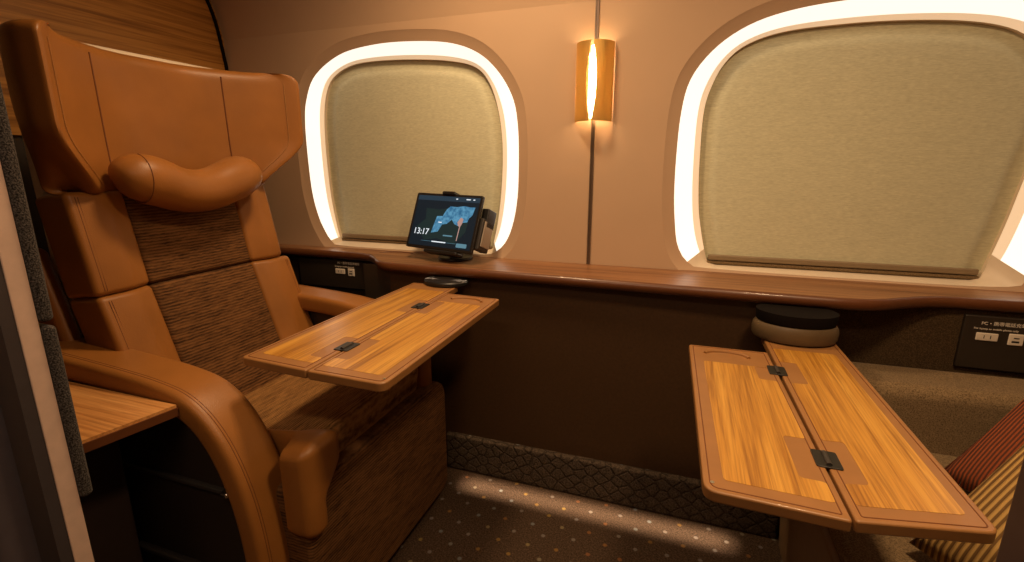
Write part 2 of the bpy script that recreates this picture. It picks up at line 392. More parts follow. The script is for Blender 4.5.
def window(n, WB, WC, c, rect):
    Bc = radial(WB, c); Cc = radial(WC, c); A = offset(Bc, c, .038, .788); A2 = offset(Bc, c, .026, .791)
    x0, x1, z0, z1 = rect; R = []
    for i in range(NA):
        a = 2*pi*i/NA; dx, dz = cos(a), sin(a); t = 9
        for v, d0, lim in ((c[0], dx, (x0, x1)), (c[1], dz, (z0, z1))):
            if abs(d0) > 1e-9: t = min(t, ((lim[1] if d0 > 0 else lim[0]) - v)/d0)
        R.append((c[0]+dx*t, c[1]+dz*t))
    for cx in (x0, x1):              # snap nearest sample to the rectangle's corners
        for cz in (z0, z1):
            k = min(range(NA), key=lambda i: (R[i][0]-cx)**2+(R[i][1]-cz)**2); R[k] = (cx, cz)
    ring = lambda L, y: [wall.verts.new((x, y if y is not None else wally(z), z)) for x, z in L]
    a, b, c2, d = ring(R, YW), ring(A, YW), ring(A2, YW+.006), ring(Bc, YW+.014)
    for p, q in ((a, b), (b, c2), (c2, d)): strip_rings(wall, p, q)
    # frame: mid edge to the opening, then a return towards the glass; the outer band is the light diffuser, the inner edge a painted glow
    Md = [(x*.26+u*.74, z*.26+w*.74) for (x, z), (u, w) in zip(Bc, Cc)]
    fr = bmesh.new(); mk = lambda bm, L, y: [bm.verts.new((x, y, z)) for x, z in L]
    lit = [Bc[i][1] > .822 for i in range(NA)]
    lr = bmesh.new(); l1, l2 = mk(lr, Bc, YW+.0135), mk(lr, Md, YW+.050)
    f1, f2, f3, f4 = mk(fr, Bc, YW+.0135), mk(fr, Md, YW+.050), mk(fr, Cc, YW+.060), mk(fr, Cc, YW+.078)
    for i in range(NA):
        j = (i+1) % NA
        if lit[i] and lit[j]: lr.faces.new((l1[i], l1[j], l2[j], l2[i]))
        else: fr.faces.new((f1[i], f1[j], f2[j], f2[i]))
    e2, e3 = mk(lr, Md, YW+.050), mk(lr, Cc, YW+.060)
    for i in range(NA):
        j = (i+1) % NA
        if lit[i] and lit[j]: lr.faces.new((e2[i], e2[j], e3[j], e3[i])).material_index = 1
        else: fr.faces.new((f2[i], f2[j], f3[j], f3[i]))
    strip_rings(fr, f3, f4)
    for bm_ in (lr, fr): bmesh.ops.delete(bm_, geom=[v for v in bm_.verts if not v.link_faces], context='VERTS')
    w = S(obj('window_%d' % n, fr, M['frame'])); 
    o = obj('light_ring', lr, [M['ring'], M['edge_glow']], w); o['label'] = 'glowing white light ring'
    g = bmesh.new(); gv = mk(g, offset(Cc, c, .02, .80), YW+.105); g.faces.new(gv)
    obj('window_pane', g, M['gap'], w, smooth=False)
    return Cc
Z0, Z1 = .785, 1.66
C1 = window(1, W1B, W1C, (-1.06, 1.18), (-1.62, -.50, Z0, Z1))
C2 = window(2, W2B, W2C, (.48, 1.18), (-.14, 1.12, Z0, Z1))
for xa, xb in ((XL, -1.62), (-.50, -.14), (1.12, XR)):
    vs = [wall.verts.new((x, YW, z)) for x, z in ((xa, Z0), (xb, Z0), (xb, Z1), (xa, Z1))]; wall.faces.new(vs)
zz = [Z1 + (ZT-Z1)*i/14 for i in range(15)]
rows = [[wall.verts.new((x, wally(z) - wally(Z1) + YW, z)) for x in (XL, XR)] for z in zz]
for p, q in zip(rows, rows[1:]): wall.faces.new((p[0], p[1], q[1], q[0]))
wo = S(obj('wall_back', wall, M['wall'])); wo.data.set_sharp_from_angle(angle=radians(20))
# vertical joint strip under and over the lamp
st = B(-.3185, -.3065, YW-.006, YW+.002, .80, 1.66); box(st, -.3185, -.3065, YW-.05, YW-.0, 1.66, 1.67)
st2 = bmesh.new()
zs = [.80, 1.66] + zz[1:]
prof = [(wally(z) - wally(Z1) + YW if z > Z1 else YW) for z in zs]
for xa, xb, off in ((-.3190, -.3155, .005), (-.3155, -.3105, .002), (-.3105, -.3070, .005)):
    v = [[st2.verts.new((x, y-o2, z)) for x, o2 in ((xa, -.003), (xa, off), (xb, off), (xb, -.003))] for z, y in zip(zs, prof)]
    for p, q in zip(v, v[1:]):
        for k in range(3): st2.faces.new((p[k], p[k+1], q[k+1], q[k]))
st.free()
S(obj('trim_2', st2, M['strip'], smooth=False))

# roller blinds
def blind(Cc, c, name, label, rail):
    t = thing(name, (c[0], YW+.07, .82), label, 'blind', 'roller blinds in the lit windows')
    bm = bmesh.new()
    def ring(d, y): return [bm.verts.new((x, y, z0 if z0 < .85 else z)) for (x, z), (x0, z0) in zip(offset(Cc, c, d, .812), Cc)]
    L = [ring(.012, YW+.0765), ring(-.030, YW+.0765), ring(-.038, YW+.073), ring(-.046, YW+.069), ring(-.06, YW+.0675)]  # raised centre is made up; its step imitates a line of ring light
    for p, q in zip(L, L[1:]): strip_rings(bm, p, q)
    bm.faces.new(L[-1]); obj('blind_fabric', bm, M['blind'], t)
    x0, x1, z = rail
    r = softbox(x0, x1, YW+.054, YW+.068, z, z+.018, .004, (12, 2, 2)); obj('bottom_rail', r, M['blind_rail'], t)
    r = softbox(x0-.006, x1+.006, YW+.058, YW+.070, z-.014, z-.003, .004, (12, 2, 2)); obj('blind_hem', r, M['taupe'], t)
blind(C1, (-1.06, 1.18), 'roller_blind', 'closed beige roller blind in the window beside the tan armchair, behind the tablet', (-1.418, -.716, .836))
blind(C2, (.48, 1.18), 'roller_blind', 'closed beige roller blind in the large window above the sofa, right of the lamp', (.088, .830, .832))

# lower wall, skirting
pp = [(XL, 1.665), (-1.30, 1.672), (-1.19, 1.655), (-1.13, 1.60), (-1.08, 1.548), (-1.02, 1.535), (.34, 1.535), (.385, 1.560), (.41, 1.613), (.46, 1.619), (.60, 1.622), (XR, 1.635)]
sp = [(v.x, v.y) for v in spline([(x, y, 0) for x, y in pp[:7]], 5)] + pp[7:]
def low_wall(name, xa, xb, m):
    q = [p for p in sp if xa-1e-6 <= p[0] <= xb+1e-6]; bm = bmesh.new()
    L = [[bm.verts.new((x, y, z)) for x, y in q] for z in (0, .783)]
    for i in range(len(q)-1): bm.faces.new((L[0][i], L[0][i+1], L[1][i+1], L[1][i]))
    S(obj(name, bm, m))
cut1 = min(sp, key=lambda p: abs(p[0]+1.03))[0]; cut2 = min(sp, key=lambda p: abs(p[0]-.412))[0]
low_wall('wall_below_counter_left', -9, cut1, M['black_panel']); low_wall('wall_below_counter', cut1, cut2, M['panel'])
low_wall('wall_below_counter_right', cut2, 9, M['taupe_dark'])
S(obj('baseboard_back', softbox(-.80, .352, 1.512, 1.54, 0, .146, .008, (4, 2, 4)), M['kick']))

# counter along the window wall
ct = thing('window_counter', (-.3, 1.62, .766), 'long reddish wood window counter running under both windows', 'counter')
fr = [(XL, 1.640), (-1.67, 1.640), (-1.32, 1.648), (-1.19, 1.634), (-1.13, 1.592), (-1.085, 1.545), (-1.03, 1.512), (-.90, 1.503), (-.4, 1.500), (.30, 1.488), (.44, 1.490), (.51, 1.508), (.594, 1.560), (.66, 1.592), (.74, 1.605), (1.0, 1.605), (XR, 1.605)]
fp = [(v.x, v.y) for v in spline([(x, y, 0) for x, y in fr], 5)]
bm = bmesh.new()
secs = []
for x, y in fp:
    s = [(YW+.012, .800), (y+.016, .800), (y+.010, .7995)]
    e = [(y+.010 - .012*sin(q*pi/10), .7835 + .016*cos(q*pi/10)) for q in range(1, 10)]
    s2 = e + [(y+.012, .767), (YW+.012, .767)]
    secs.append(([bm.verts.new((x, yy, z)) for yy, z in s], [(x, yy, z) for yy, z in [s[-1]] + s2]))
for (p, _), (q, _) in zip(secs, secs[1:]):
    for k in range(len(p)-1): bm.faces.new((p[k], p[k+1], q[k+1], q[k]))
obj('counter_top', bm, M['counter'], ct)
bm = bmesh.new(); ring = [[bm.verts.new(p) for p in L] for _, L in secs]
for p, q in zip(ring, ring[1:]):
    for k in range(len(p)-1): bm.faces.new((p[k], p[k+1], q[k+1], q[k]))
o = obj('edge_band', bm, M['counter_edge'], ct); o['label'] = 'dark red rounded front edge'
# oval finger recess on the counter, left of the tablet
arc = [(-1.075 + .085*cos(t), 1.66 + .055*sin(t), .8006) for t in [radians(20 + 9*i) for i in range(18)]]
obj('recess_line', tube(arc, lambda t: .0028*sin(pi*min(1, max(.05, t))), 6), M['counter_edge'], ct)

# outlet panels
def outlets(name, x0, x1, y, zt, zb, sx, ux, z, label, txt):
    t = thing(name, ((x0+x1)/2, y, zb), label, 'outlet panel', 'power outlet panels under the counter')
    obj('back_plate', softbox(x0, x1, y-.004, y+.012, zb, zt, .004, (2, 2, 2)), M['black_panel'], t)
    s = obj('socket', softbox(sx-.024, sx+.024, y-.007, y, z-.011, z+.011, .0025, (2, 2, 2)), M['white'], t)
    h = B(sx-.008, sx-.0062, y-.0074, y-.0062, z-.004, z+.005); box(h, sx+.0062, sx+.008, y-.0074, y-.0062, z-.004, z+.005)
    obj('socket_slots', h, M['black'], s, smooth=False)
    u = obj('usb_port', softbox(ux-.016, ux+.016, y-.007, y, z-.017, z+.015, .0025, (2, 2, 2)), M['white'], t)
    h = B(ux-.009, ux+.007, y-.0074, y-.0062, z-.009, z-.004); box(h, ux-.006, ux+.006, y-.0074, y-.0062, z+.002, z+.005)
    obj('usb_slot', h, M['black'], u, smooth=False)
    tx, tz = txt
    lettering('lettering', 'PC\u30fb\u643a\u5e2f\u96fb\u8a71\u5145\u96fb\u7528', .0118, (tx+.014, y-.0048, tz), (1, 0, 0), (0, 0, 1), M['ink'], t)
    lettering('lettering', 'For laptop or mobile phone only', .0072, (tx, y-.0048, tz-.0135), (1, 0, 0), (0, 0, 1), M['ink'], t)
outlets('outlet_panel', .745, 1.02, 1.618, .752, .600, .800, .862, .694, 'black outlet panel with white socket and charging port above the sofa arm', (.768, .728))
outlets('outlet_panel', -1.56, -1.215, 1.664, .758, .640, -1.345, -1.29, .713, 'black outlet panel with white socket and charging port behind the tan armchair', (-1.37, .745))

# ------------------------------------------------------------------ folding tables
def leaf(name, quad, zt, m_in, t, notch_side, hinges, margins, rads):
    """quad: back-left, back-right, front-right, front-left corners; notch_side: which long side carries the hinges"""
    bl, br, f_r, fl = [Vector(p) for p in quad]
    pts = roundpoly(quad, rads)
    o = obj(name, prism([p for p in pts], zt-.019, zt), M['rim'], t, bevel=.005)
    def at(u, v):                    # u 0..1 left to right, v 0..1 front to back
        return (fl*(1-u) + f_r*u)*(1-v) + (bl*(1-u) + br*u)*v
    W = (br-bl).length; Ln = (bl-fl).length; ml, mr, mf, mb = margins
    us, ue, vs, ve = ml/W, 1-mr/W, mf/Ln, 1-mb/Ln
    path = [(us, vs), (ue, vs), (ue, ve), (us, ve)]
    d = .036/W
    def side(u, inward, order):
        out = []
        for hv in order:
            a, b = hv-.062/Ln, hv+.062/Ln
            if order[0] > order[-1]: a, b = b, a
            lo, hi = min(a, b), max(a, b)
            seq = [(u, a), (u+inward, a), (u+inward, b), (u, b)]
            out += [(uu, max(vs, min(ve, vv))) for uu, vv in seq]
        return out
    hv = sorted(hinges)
    if notch_side == 'right': path = [(us, vs), (ue, vs)] + side(ue, -d, hv) + [(ue, ve), (us, ve)]
    else: path = [(us, vs), (ue, vs), (ue, ve), (us, ve)] + side(us, d, hv[::-1])
    cl = []
    for p in path:
        if not cl or abs(p[0]-cl[-1][0]) + abs(p[1]-cl[-1][1]) > 1e-4: cl.append(p)
    poly = roundpoly([tuple(at(*p)) for p in cl], .008, 4)
    bm = prism(poly, zt-.001, zt+.0004); obj('wood_inlay', bm, m_in, o, smooth=False)
    # fine groove line round the rim
    g = .010; loop = roundpoly([tuple(at(u, v)) for u, v in ((g/W, g/Ln), (1-g/W, g/Ln), (1-g/W, 1-g/Ln), (g/W, 1-g/Ln))], [max(.004, r-.008) for r in (rads[3], rads[2], rads[1], rads[0])])
    loop.append(loop[0])
    obj('groove', tube([(x, y, zt-.0002) for x, y in loop], .0011, 6, cap=False), M['stitch'], o)
    return o, at
def hinge(p, zt, ang, s, t):
    bm = prism(roundpoly([(p[0]+x, p[1]+y) for x, y in ((-.022*s, -.03*s), (.022*s, -.03*s), (.022*s, .03*s), (-.022*s, .03*s))], .004, 3), zt-.002, zt+.0022)
    h = obj('hinge', bm, M['black'], t, bevel=.0008)
    bm = tube([(p[0], p[1]-.022*s, zt+.002), (p[0], p[1]+.022*s, zt+.002)], .0045, 10)
    obj('hinge_pin', bm, M['black_soft'], h)
def table(z, flap, main, label, hingepts, pivot, knob_prof, knob_scale, flap_left, hinge_s):
    t = thing('folding_table', (pivot[0], pivot[1], z), label, 'table', 'fold-out wooden tables on the counter')
    fs, ms = ('right', 'left') if flap_left else ('left', 'right')
    rf = [.010, .004, .006, .022] if flap_left else [.004, .010, .020, .006]
    rm = [.004, .006, .016, .006] if flap_left else [.006, .004, .006, .014]
    hv_f = [(h[1]-flap[3][1])/(flap[0][1]-flap[3][1]) for h in hingepts]; hv_m = [(h[1]-main[3][1])/(main[0][1]-main[3][1]) for h in hingepts]
    mf = (.030, .010, .034, .108) if flap_left else (.010, .028, .034, .092)
    mm = (.010, .026, .034, .108) if flap_left else (.026, .010, .034, .080)
    o, at = leaf('table_leaf', flap, z, M['inlay'], t, fs, hv_f, mf, rf); leaf('table_leaf', main, z, M['inlay'], t, ms, hv_m, mm, rm)
    # raised cup-rest arc at the back of the folding leaf
    c = at(.46 if flap_left else .52, .925); w = .052
    arc = [(c[0]+w*cos(a), c[1]-.026+.040*sin(a)**.7, z+.001) for a in [radians(12+8*i) for i in range(20)]]
    obj('cup_rest', tube(arc, .0042, 8), M['rim'], o)
    for h in hingepts: hinge(h, z, 0, hinge_s, t)
    for sx in (-1, 1): pass
    k = obj('pivot_knob', lathe(knob_prof, pivot, 56, sx=knob_scale[0], sy=knob_scale[1]), M['knob'] if flap_left else M['black'], t)
    k['label'] = 'round taupe pivot under the counter' if flap_left else 'flat black pivot disc under the counter'
    if flap_left: obj('pivot_collar', lathe([(.0001, .736), (.094, .736), (.097, .740), (.099, .7665), (.0001, .7665)], pivot, 56, sx=1, sy=.74), M['gap'], t)
    # small screw dots on the leaf corners
    fc = at(.07 if flap_left else .93, .035)
    obj('corner_screw', lathe([(.0001, z-.001), (.0032, z-.001), (.0032, z+.0008), (.0001, z+.0008)], fc, 12), M['chrome'], o)
    return t
table(.685, [(.038, 1.315), (.226, 1.318), (.245, .682), (.058, .688)], [(.230, 1.46), (.408, 1.46), (.420, .720), (.249, .684)],
      'fold-out wooden table with two leaves over the sofa, near the striped cushions', [(.230, 1.197), (.247, .832)], (.306, 1.452),
      [(.0001, .687), (.090, .687), (.099, .690), (.104, .698), (.105, .716), (.103, .727), (.098, .734), (.088, .737), (.0001, .737)], (1, .72), True, .85)
table(.745, [(-.706, 1.376), (-.518, 1.366), (-.512, .727), (-.694, .730)], [(-.883, 1.47), (-.710, 1.47), (-.698, .731), (-.882, .742)],
      'fold-out wooden table with two leaves in front of the tan armchair', [(-.710, 1.215), (-.702, .868)], (-.765, 1.49),
      [(.0001, .746), (.074, .746), (.080, .749), (.080, .758), (.076, .762), (.0001, .7665)], (1, .8), False, .85)

# ------------------------------------------------------------------ wall lamp
lx, lz0, lz1 = -.3135, 1.288, 1.532
lm = thing('wall_lamp', (lx, YW, lz0), 'brass half-cylinder wall lamp glowing between the two windows', 'lamp')
obj('lamp_tube', tube([(lx, YW-.030, lz0+.012), (lx, YW-.030, lz1-.012)], .0085, 16), M['tube'], lm)
R = .062
def shell(sgn):
    bm = bmesh.new(); nz, na = 24, 14; g = []
    for i in range(nz+1):
        z = lz0 + (lz1-lz0)*i/nz; half = .004 + .0125*sin(pi*i/nz)**1.2
        a0 = math.asin(min(1, half/R)); row = []
        for j in range(na+1):
            a = a0 + (radians(88)-a0)*j/na; row.append((lx + sgn*R*sin(a), YW-.002 - (R*1.0)*cos(a), z))
        g.append(row)
    for rr in (0, .0022):
        V = [[bm.verts.new((lx+(x-lx)*(1-rr/R), y+rr, z)) for x, y, z in row] for row in g]
        for p, q in zip(V, V[1:]):
            for k in range(na): bm.faces.new((p[k], p[k+1], q[k+1], q[k]))
    return bm
for s in (-1, 1): obj('brass_shade', shell(s), M['brass'], lm)
obj('wall_plate', B(lx-.02, lx+.02, YW-.012, YW, lz0+.03, lz1-.03), M['frame'], lm, smooth=False)

# ------------------------------------------------------------------ tan armchair
YC0 = 1.03
ch = thing('armchair', (-1.2, YC0, 0), 'tan leather reclining armchair with winged headrest and brown woven centre', 'armchair')
XS = [(.40, -1.150), (.60, -1.235), (.84, -1.312), (1.08, -1.358), (1.45, -1.400)]
def back_warp(front, puff):
    def w(p, u):
        # p.x is thickness measured from the back surface line, p.z real height
        base = interp(XS, p.z)
        pf = puff*(1-u[1]**4)*(1-u[2]**4) if u[0] > 0 else 0
        return (base + p.x + pf, p.y, p.z + .16*p.x)
    return w
def back_piece(name, y0, y1, z0, z1, xf, m, puff, r=.016, parent=ch):
    return obj(name, softbox(-.085, xf, y0, y1, z0, z1, r, (3, 10, 10), back_warp(xf, puff)), m, parent)
back_piece('backrest_panel', YC0-.163, YC0+.163, .8435, 1.115, .004, M['fabric'], .006, .012)
back_piece('backrest_panel', YC0-.163, YC0+.163, .44, .8425, .004, M['fabric'], .006, .012)
def bolster(near, z0, z1):
    s = -1 if near else 1
    def w(p, u):
        base = interp(XS, p.z); t = (p.y-YC0)*s            # t from .162 (inner) to .30 (outer)
        k = (t-.162)/.14
        x = p.x + .018*sstep(0, .5, k) if u[0] > 0 else p.x
        if u[0] > 0: x += .004*(1-u[2]**6)*sin(pi*min(1, max(0, k)))
        return (base + x, p.y, p.z + .16*p.x)
    y0, y1 = (YC0-.302, YC0-.161) if near else (YC0+.161, YC0+(.274 if z0 > .7 else .302))
    o = obj('backrest_bolster', softbox(-.095, .006, y0, y1, z0, z1, .013, (4, 10, 10), w), M['leather'], ch)
    zs = [z0+.012 + (z1-z0-.024)*i/14 for i in range(15)]
    yl = YC0 + s*(.280 if near or z0 < .7 else .258)
    pts = [(interp(XS, z)+.0255, yl, z) for z in zs]
    for dy in (-.0028, .0028): obj('stitch_line', tube([(x, y+dy, z) for x, y, z in pts], .0009, 5), M['stitch'], o)
for near in (True, False):
    bolster(near, .8435, 1.088); bolster(near, .47, .8425)
# headrest with forward wings
HZ0, HZ1 = 1.082, 1.432
def ridge(z):
    k = sstep(1.055, 1.235, z)
    return .240 + .114*k, -1.312 + .092*k                      # half width of the wing's ridge, its x
def hr_front(t, z):
    """x of the front face at distance t from the centre line"""
    yr, xr = ridge(z); xc = -1.395 - .012*(z-1.1)
    if t <= .05: return xc
    if t <= yr:
        k = (t-.05)/(yr-.05); return xc + (xr-xc)*k**1.75
    k = (t-yr)/max(.01, .362-yr); return xr - min(1, k)*.12
def hr_warp(p, u):
    t = abs(p.y-YC0); s = 1 if p.y >= YC0 else -1
    z = p.z; tt = t
    if u[0] > -.2:
        return (hr_front(tt, z) - (1-u[0])*.030, YC0 + s*tt, z - .0*(1-u[0]))
    return (-1.472 + .02*(u[0]+1) + .028*sstep(.2, .36, tt), YC0 + s*tt, z)
def headrest():
    # cross sections stacked in z: closed loop of points round the headrest
    bm = bmesh.new(); rings = []
    nz = 26; F_T = [i/20*.162 for i in range(0, 20)]
    for i in range(-5, nz+6):
        if i < 0: z, ins = HZ0 + .020*(1-cos(pi/2*(i+5)/5)), .020*(1-sin(pi/2*(i+5)/5))
        elif i > nz: z, ins = HZ1 - .030*(1-sin(pi/2*(i-nz)/5)), .030*(1-cos(pi/2*(i-nz)/5))
        else: z, ins = HZ0+.020 + (HZ1-HZ0-.05)*i/nz, 0
        yr, xr = ridge(z); half = []
        n1, n2 = 10, 14
        for j in range(n1): half.append((.17*j/n1, hr_front(.17*j/n1, z)))
        for j in range(n2): t = .17 + (yr-.032-.17)*j/n2; half.append((t, hr_front(t, z)))
        # rounded ridge, outer face back to the shell
        kz = sstep(1.30, 1.08, z); xo, yo = -1.392 + .010*kz, .330 - .014*kz
        c = [Vector((yr-.008, xr-.004)), Vector((yr+.006, xr-.020)), Vector((yr+.014, xr-.055))]
        out = [Vector((yo*(.5)+(yr+.014)*.5+.008, (xr-.055)*.5+xo*.5)), Vector((yo, xo)), Vector((yo-.022, xo-.020)), Vector((.25, -1.440)), Vector((.14, -1.472)), Vector((0, -1.478))]
        sp = spline([(v.x, v.y, 0) for v in ([Vector(half[-1])] + c + out)], 5)[1:]
        half += [(v.x, v.y) for v in sp]
        # shrink towards a mid line for the rounded top and bottom edges
        pts = []
        for t, x in half:
            cx = -1.43 if t < .17 else -1.43 + (t-.17)*.55
            d = Vector((0 - 0, x-cx)); x2 = x - ins*(1 if x > cx else -1)
            t2 = t - ins*sstep(.24, .34, t); pts.append((t2, x2))
        # resample front and back separately so that they pair up across the thickness
        full = [(-t, x) for t, x in pts[:0:-1]] + pts[:-1]; HALF = len(pts)-1
        rings.append([bm.verts.new((x, YC0+t, z)) for t, x in full])
    k = len(rings[0])
    for a, b in zip(rings, rings[1:]):
        for j in range(k): bm.faces.new((a[j], a[(j+1) % k], b[(j+1) % k], b[j]))
    for rr, mir in ((rings[0], 0), (rings[-1], 0)):
        m = len(rr)                   # close the edge with strips between the front and the back points
        nf = 24; i0 = (m-1)//2 if False else HALF
        for side in (1, -1):
            fpts = [rr[(HALF+side*j) % m] for j in range(HALF+1)]
            lo, hi = 0, len(fpts)-1
            while hi-lo > 2:
                bm.faces.new((fpts[lo], fpts[lo+1], fpts[hi-1], fpts[hi])); lo += 1; hi -= 1
            if hi-lo == 2: bm.faces.new((fpts[lo], fpts[lo+1], fpts[hi]))
    return bm
hb = headrest()
hd = obj('headrest', hb, M['leather'], ch)
def zrange(a, b, n): return [a+(b-a)*i/n for i in range(n+1)]
for s in (-1, 1):
    top = HZ1-.024
    pts = [(hr_front(.178, z)+.0005, YC0+s*.178, z) for z in zrange(HZ0+.05, top, 18)]
    obj('seam', tube(pts, .0020, 6), M['stitch'], hd)
    pts = [(hr_front(ridge(z)[0]-.034, z)+.0012, YC0+s*(ridge(z)[0]-.034), z) for z in zrange(HZ0+.022, top-.004, 24)]
    for d in (-.003, .003): obj('stitch_line', tube([(x-abs(d)*.2, y+d, z) for x, y, z in pts], .0010, 5), M['stitch_light'], hd)
# kidney-shaped neck pillow
def pil_r(t):
    e = abs(2*t-1); return .0005 + .061*(max(0, 1-e**5))**.5*(.94+.30*e*e)
pts = spline([(-1.290, .818, 1.100), (-1.283, .858, 1.115), (-1.281, .905, 1.106), (-1.282, .955, 1.087), (-1.284, 1.01, 1.078), (-1.287, 1.07, 1.084), (-1.291, 1.13, 1.102), (-1.297, 1.18, 1.114), (-1.306, 1.228, 1.098)], 8)
pl = obj('neck_pillow', tube(pts, pil_r, 28), M['leather'], ch)
i9 = 9; v = Vector(pts[i9]); tg = (Vector(pts[i9+1])-Vector(pts[i9-1])).normalized(); n1 = Vector((1, 0, 0)); n1 = (n1 - tg*n1.dot(tg)).normalized(); n2_ = tg.cross(n1)
rp = pil_r(i9/(len(pts)-1)) + .0004
obj('seam', tube([v + (n1*cos(a) + n2_*sin(a))*rp for a in [radians(-80+10*i) for i in range(17)]], .0011, 5), M['stitch'], pl)
# seat cushion
def seat_warp(p, u):
    x = p.x; k = (x+1.25)/.52
    z = p.z + (.075*(k-1))*(1 if u[2] > 0 else .3)
    if u[2] > 0: z += .006*(1-u[1]**4)
    return (x - (.018*(.5-u[2]/2) if u[0] > .5 else 0), p.y, z)
obj('seat_cushion', softbox(-1.27, -.742, .792, 1.268, .435, .548, .030, (16, 10, 4), seat_warp), M['fabric_seat_lit'], ch)
def seat_bolster(near):
    s = -1 if near else 1
    def w(p, u):
        k = sstep(-.79, -.765, p.x); f = (abs(p.y-YC0)-.236)/.064
        tout = (.262*(1-k) + .328*k) if near else (.262*(1-k) + .298*k); tin = .236
        if near: tin = .205 + .062*sstep(.50, .43, p.z) if k > 0 else .236
        if near: tin = tin*k + .236*(1-k)
        t = tin + f*(tout-tin); z = p.z
        if u[2] > 0: z += .075*((p.x+1.25)/.52-1)
        elif p.x < -.78: z = max(z, .40)
        return (p.x, YC0+s*t, z)
    y0, y1 = (YC0-.300, YC0-.236) if near else (YC0+.236, YC0+.300)
    x1, zb = (-.694, .350) if near else (-.735, .43)
    return obj('seat_bolster', softbox(-1.22, x1, y0, y1, zb, .572, .034, (30, 6, 10), w), M['leather'], ch)
seat_bolster(True); seat_bolster(False)
# leg rest below the seat
def leg_warp(p, u): return (p.x - .016*(.5-u[2]/2), p.y, p.z)
yz = roundpoly([(.715, .045), (1.368, .045), (1.368, .458), (.715, .458)], [.02, .05, .075, .03], 8)
lgp = prism(yz, -.83, -.716, 'x'); obj('leg_rest', lgp, M['fabric'], ch, bevel=.014)
obj('seat_base', softbox(-1.55, -.84, .735, 1.325, .03, .44, .02, (3, 3, 3)), M['side_dark'], ch)
# armrests: a leather strap over the top that turns down to the floor
def arm_path():
    P = [(-1.66, .700), (-1.50, .697), (-1.20, .682), (-1.03, .667), (-.945, .642), (-.882, .577), (-.838, .47), (-.817, .34), (-.812, .18), (-.812, .02)]
    return P
def arm(near):
    y0, y1 = (YC0-.382, YC0-.268) if near else (YC0+.268, YC0+.382)
    sp = spline([(x, 0, z) for x, z in arm_path()], 8); hw, ht = (y1-y0)/2, .029; cy = (y0+y1)/2
    sec = roundpoly([(-hw, -ht), (hw, -ht), (hw, ht), (-hw, ht)], .017, 5)
    bm = bmesh.new(); rings = []; nn = len(sp)
    for i, p in enumerate(sp):
        t = (sp[min(i+1, nn-1)]-sp[max(i-1, 0)]).normalized(); nrm = Vector((-t.z, 0, t.x)); nrm = nrm if nrm.z > -.2 else nrm
        nrm = Vector((-t.z, 0, t.x))
        if nrm.z < 0 and t.x > 0: nrm = -nrm
        e = min(1, (i+1)/6)
        sc_ = sqrt(1-(1-e)**2)
        rings.append([bm.verts.new(p + Vector((0, cy + a*(.75+.25*sc_), 0)) + nrm*b*sc_) for a, b in sec])
    k = len(sec)
    for a, b in zip(rings, rings[1:]):
        for j in range(k): bm.faces.new((a[j], a[(j+1) % k], b[(j+1) % k], b[j]))
    bm.faces.new(rings[0]); bm.faces.new(rings[-1])
    o = obj('armrest', bm, M['leather'], ch)
    ys = y0+.017 if near else y1-.017
    pts = []
    for i, p in enumerate(sp):
        if i < 5: continue
        t = (sp[min(i+1, nn-1)]-sp[max(i-1, 0)]).normalized(); nrm = Vector((-t.z, 0, t.x)); pts.append(p + nrm*(ht-.0005) + Vector((0, ys, 0)))
    for d in (0, .006): obj('stitch_line', tube([q+Vector((0, d if near else -d, 0)) for q in pts], .0011, 5), M['stitch'], o)
    # dark side panel filling the loop of the arm
    yp = (YC0-.365, YC0-.30) if near else (YC0+.30, YC0+.365)
    inner = [(x-.018 if x > -.94 else x, min(z, .650)) for x, _, z in [(q.x, 0, q.z-.0 if q.x < -.95 else q.z) for q in sp[12:]]]
    inner = [(x, z) for x, z in inner]
    poly = [(-1.62, .02), (-1.62, .645)] + [(x, z) for x, z in inner if x > -1.5 and z > .03] + [(-.835, .02)]
    pn = obj('side_panel', prism(poly, yp[0], yp[1], 'y'), M['side_dark'], ch, smooth=False)
    if near:
        yy = yp[0]
        obj('panel_ledge', softbox(-1.27, -.852, yy-.010, yy+.004, .462, .474, .004, (6, 2, 2)), M['black_soft'], pn)
        obj('release_pin', softbox(-.880, -.859, yy-.020, yy-.004, .466, .478, .004, (2, 2, 2)), M['chrome'], pn)
        obj('panel_ledge', softbox(-1.20, -.840, yy-.014, yy+.004, .238, .252, .004, (6, 2, 2)), M['black_soft'], pn)
arm(True); arm(False)
# rear shell
def shell_warp(p, u): return (p.x - .10*(p.z-.5)*.8, p.y, p.z)
obj('back_shell', softbox(-1.525, -1.488, YC0-.262, YC0+.300, .46, 1.455, .012, (2, 6, 6), lambda p, u: (p.x + .10*max(0, 1.1-p.z)*.4, p.y, p.z)), M['frame'], ch)
def sh2(p, u): return (p.x - .30*(p.z-.60), p.y, p.z)
for s in (-1, 1):
    y = YC0 + s*.295
    obj('shell_side', softbox(-1.56, -1.38, y-.022, y+.022, .50, .95, .02, (4, 3, 6), sh2), M['leather_dark'], ch)

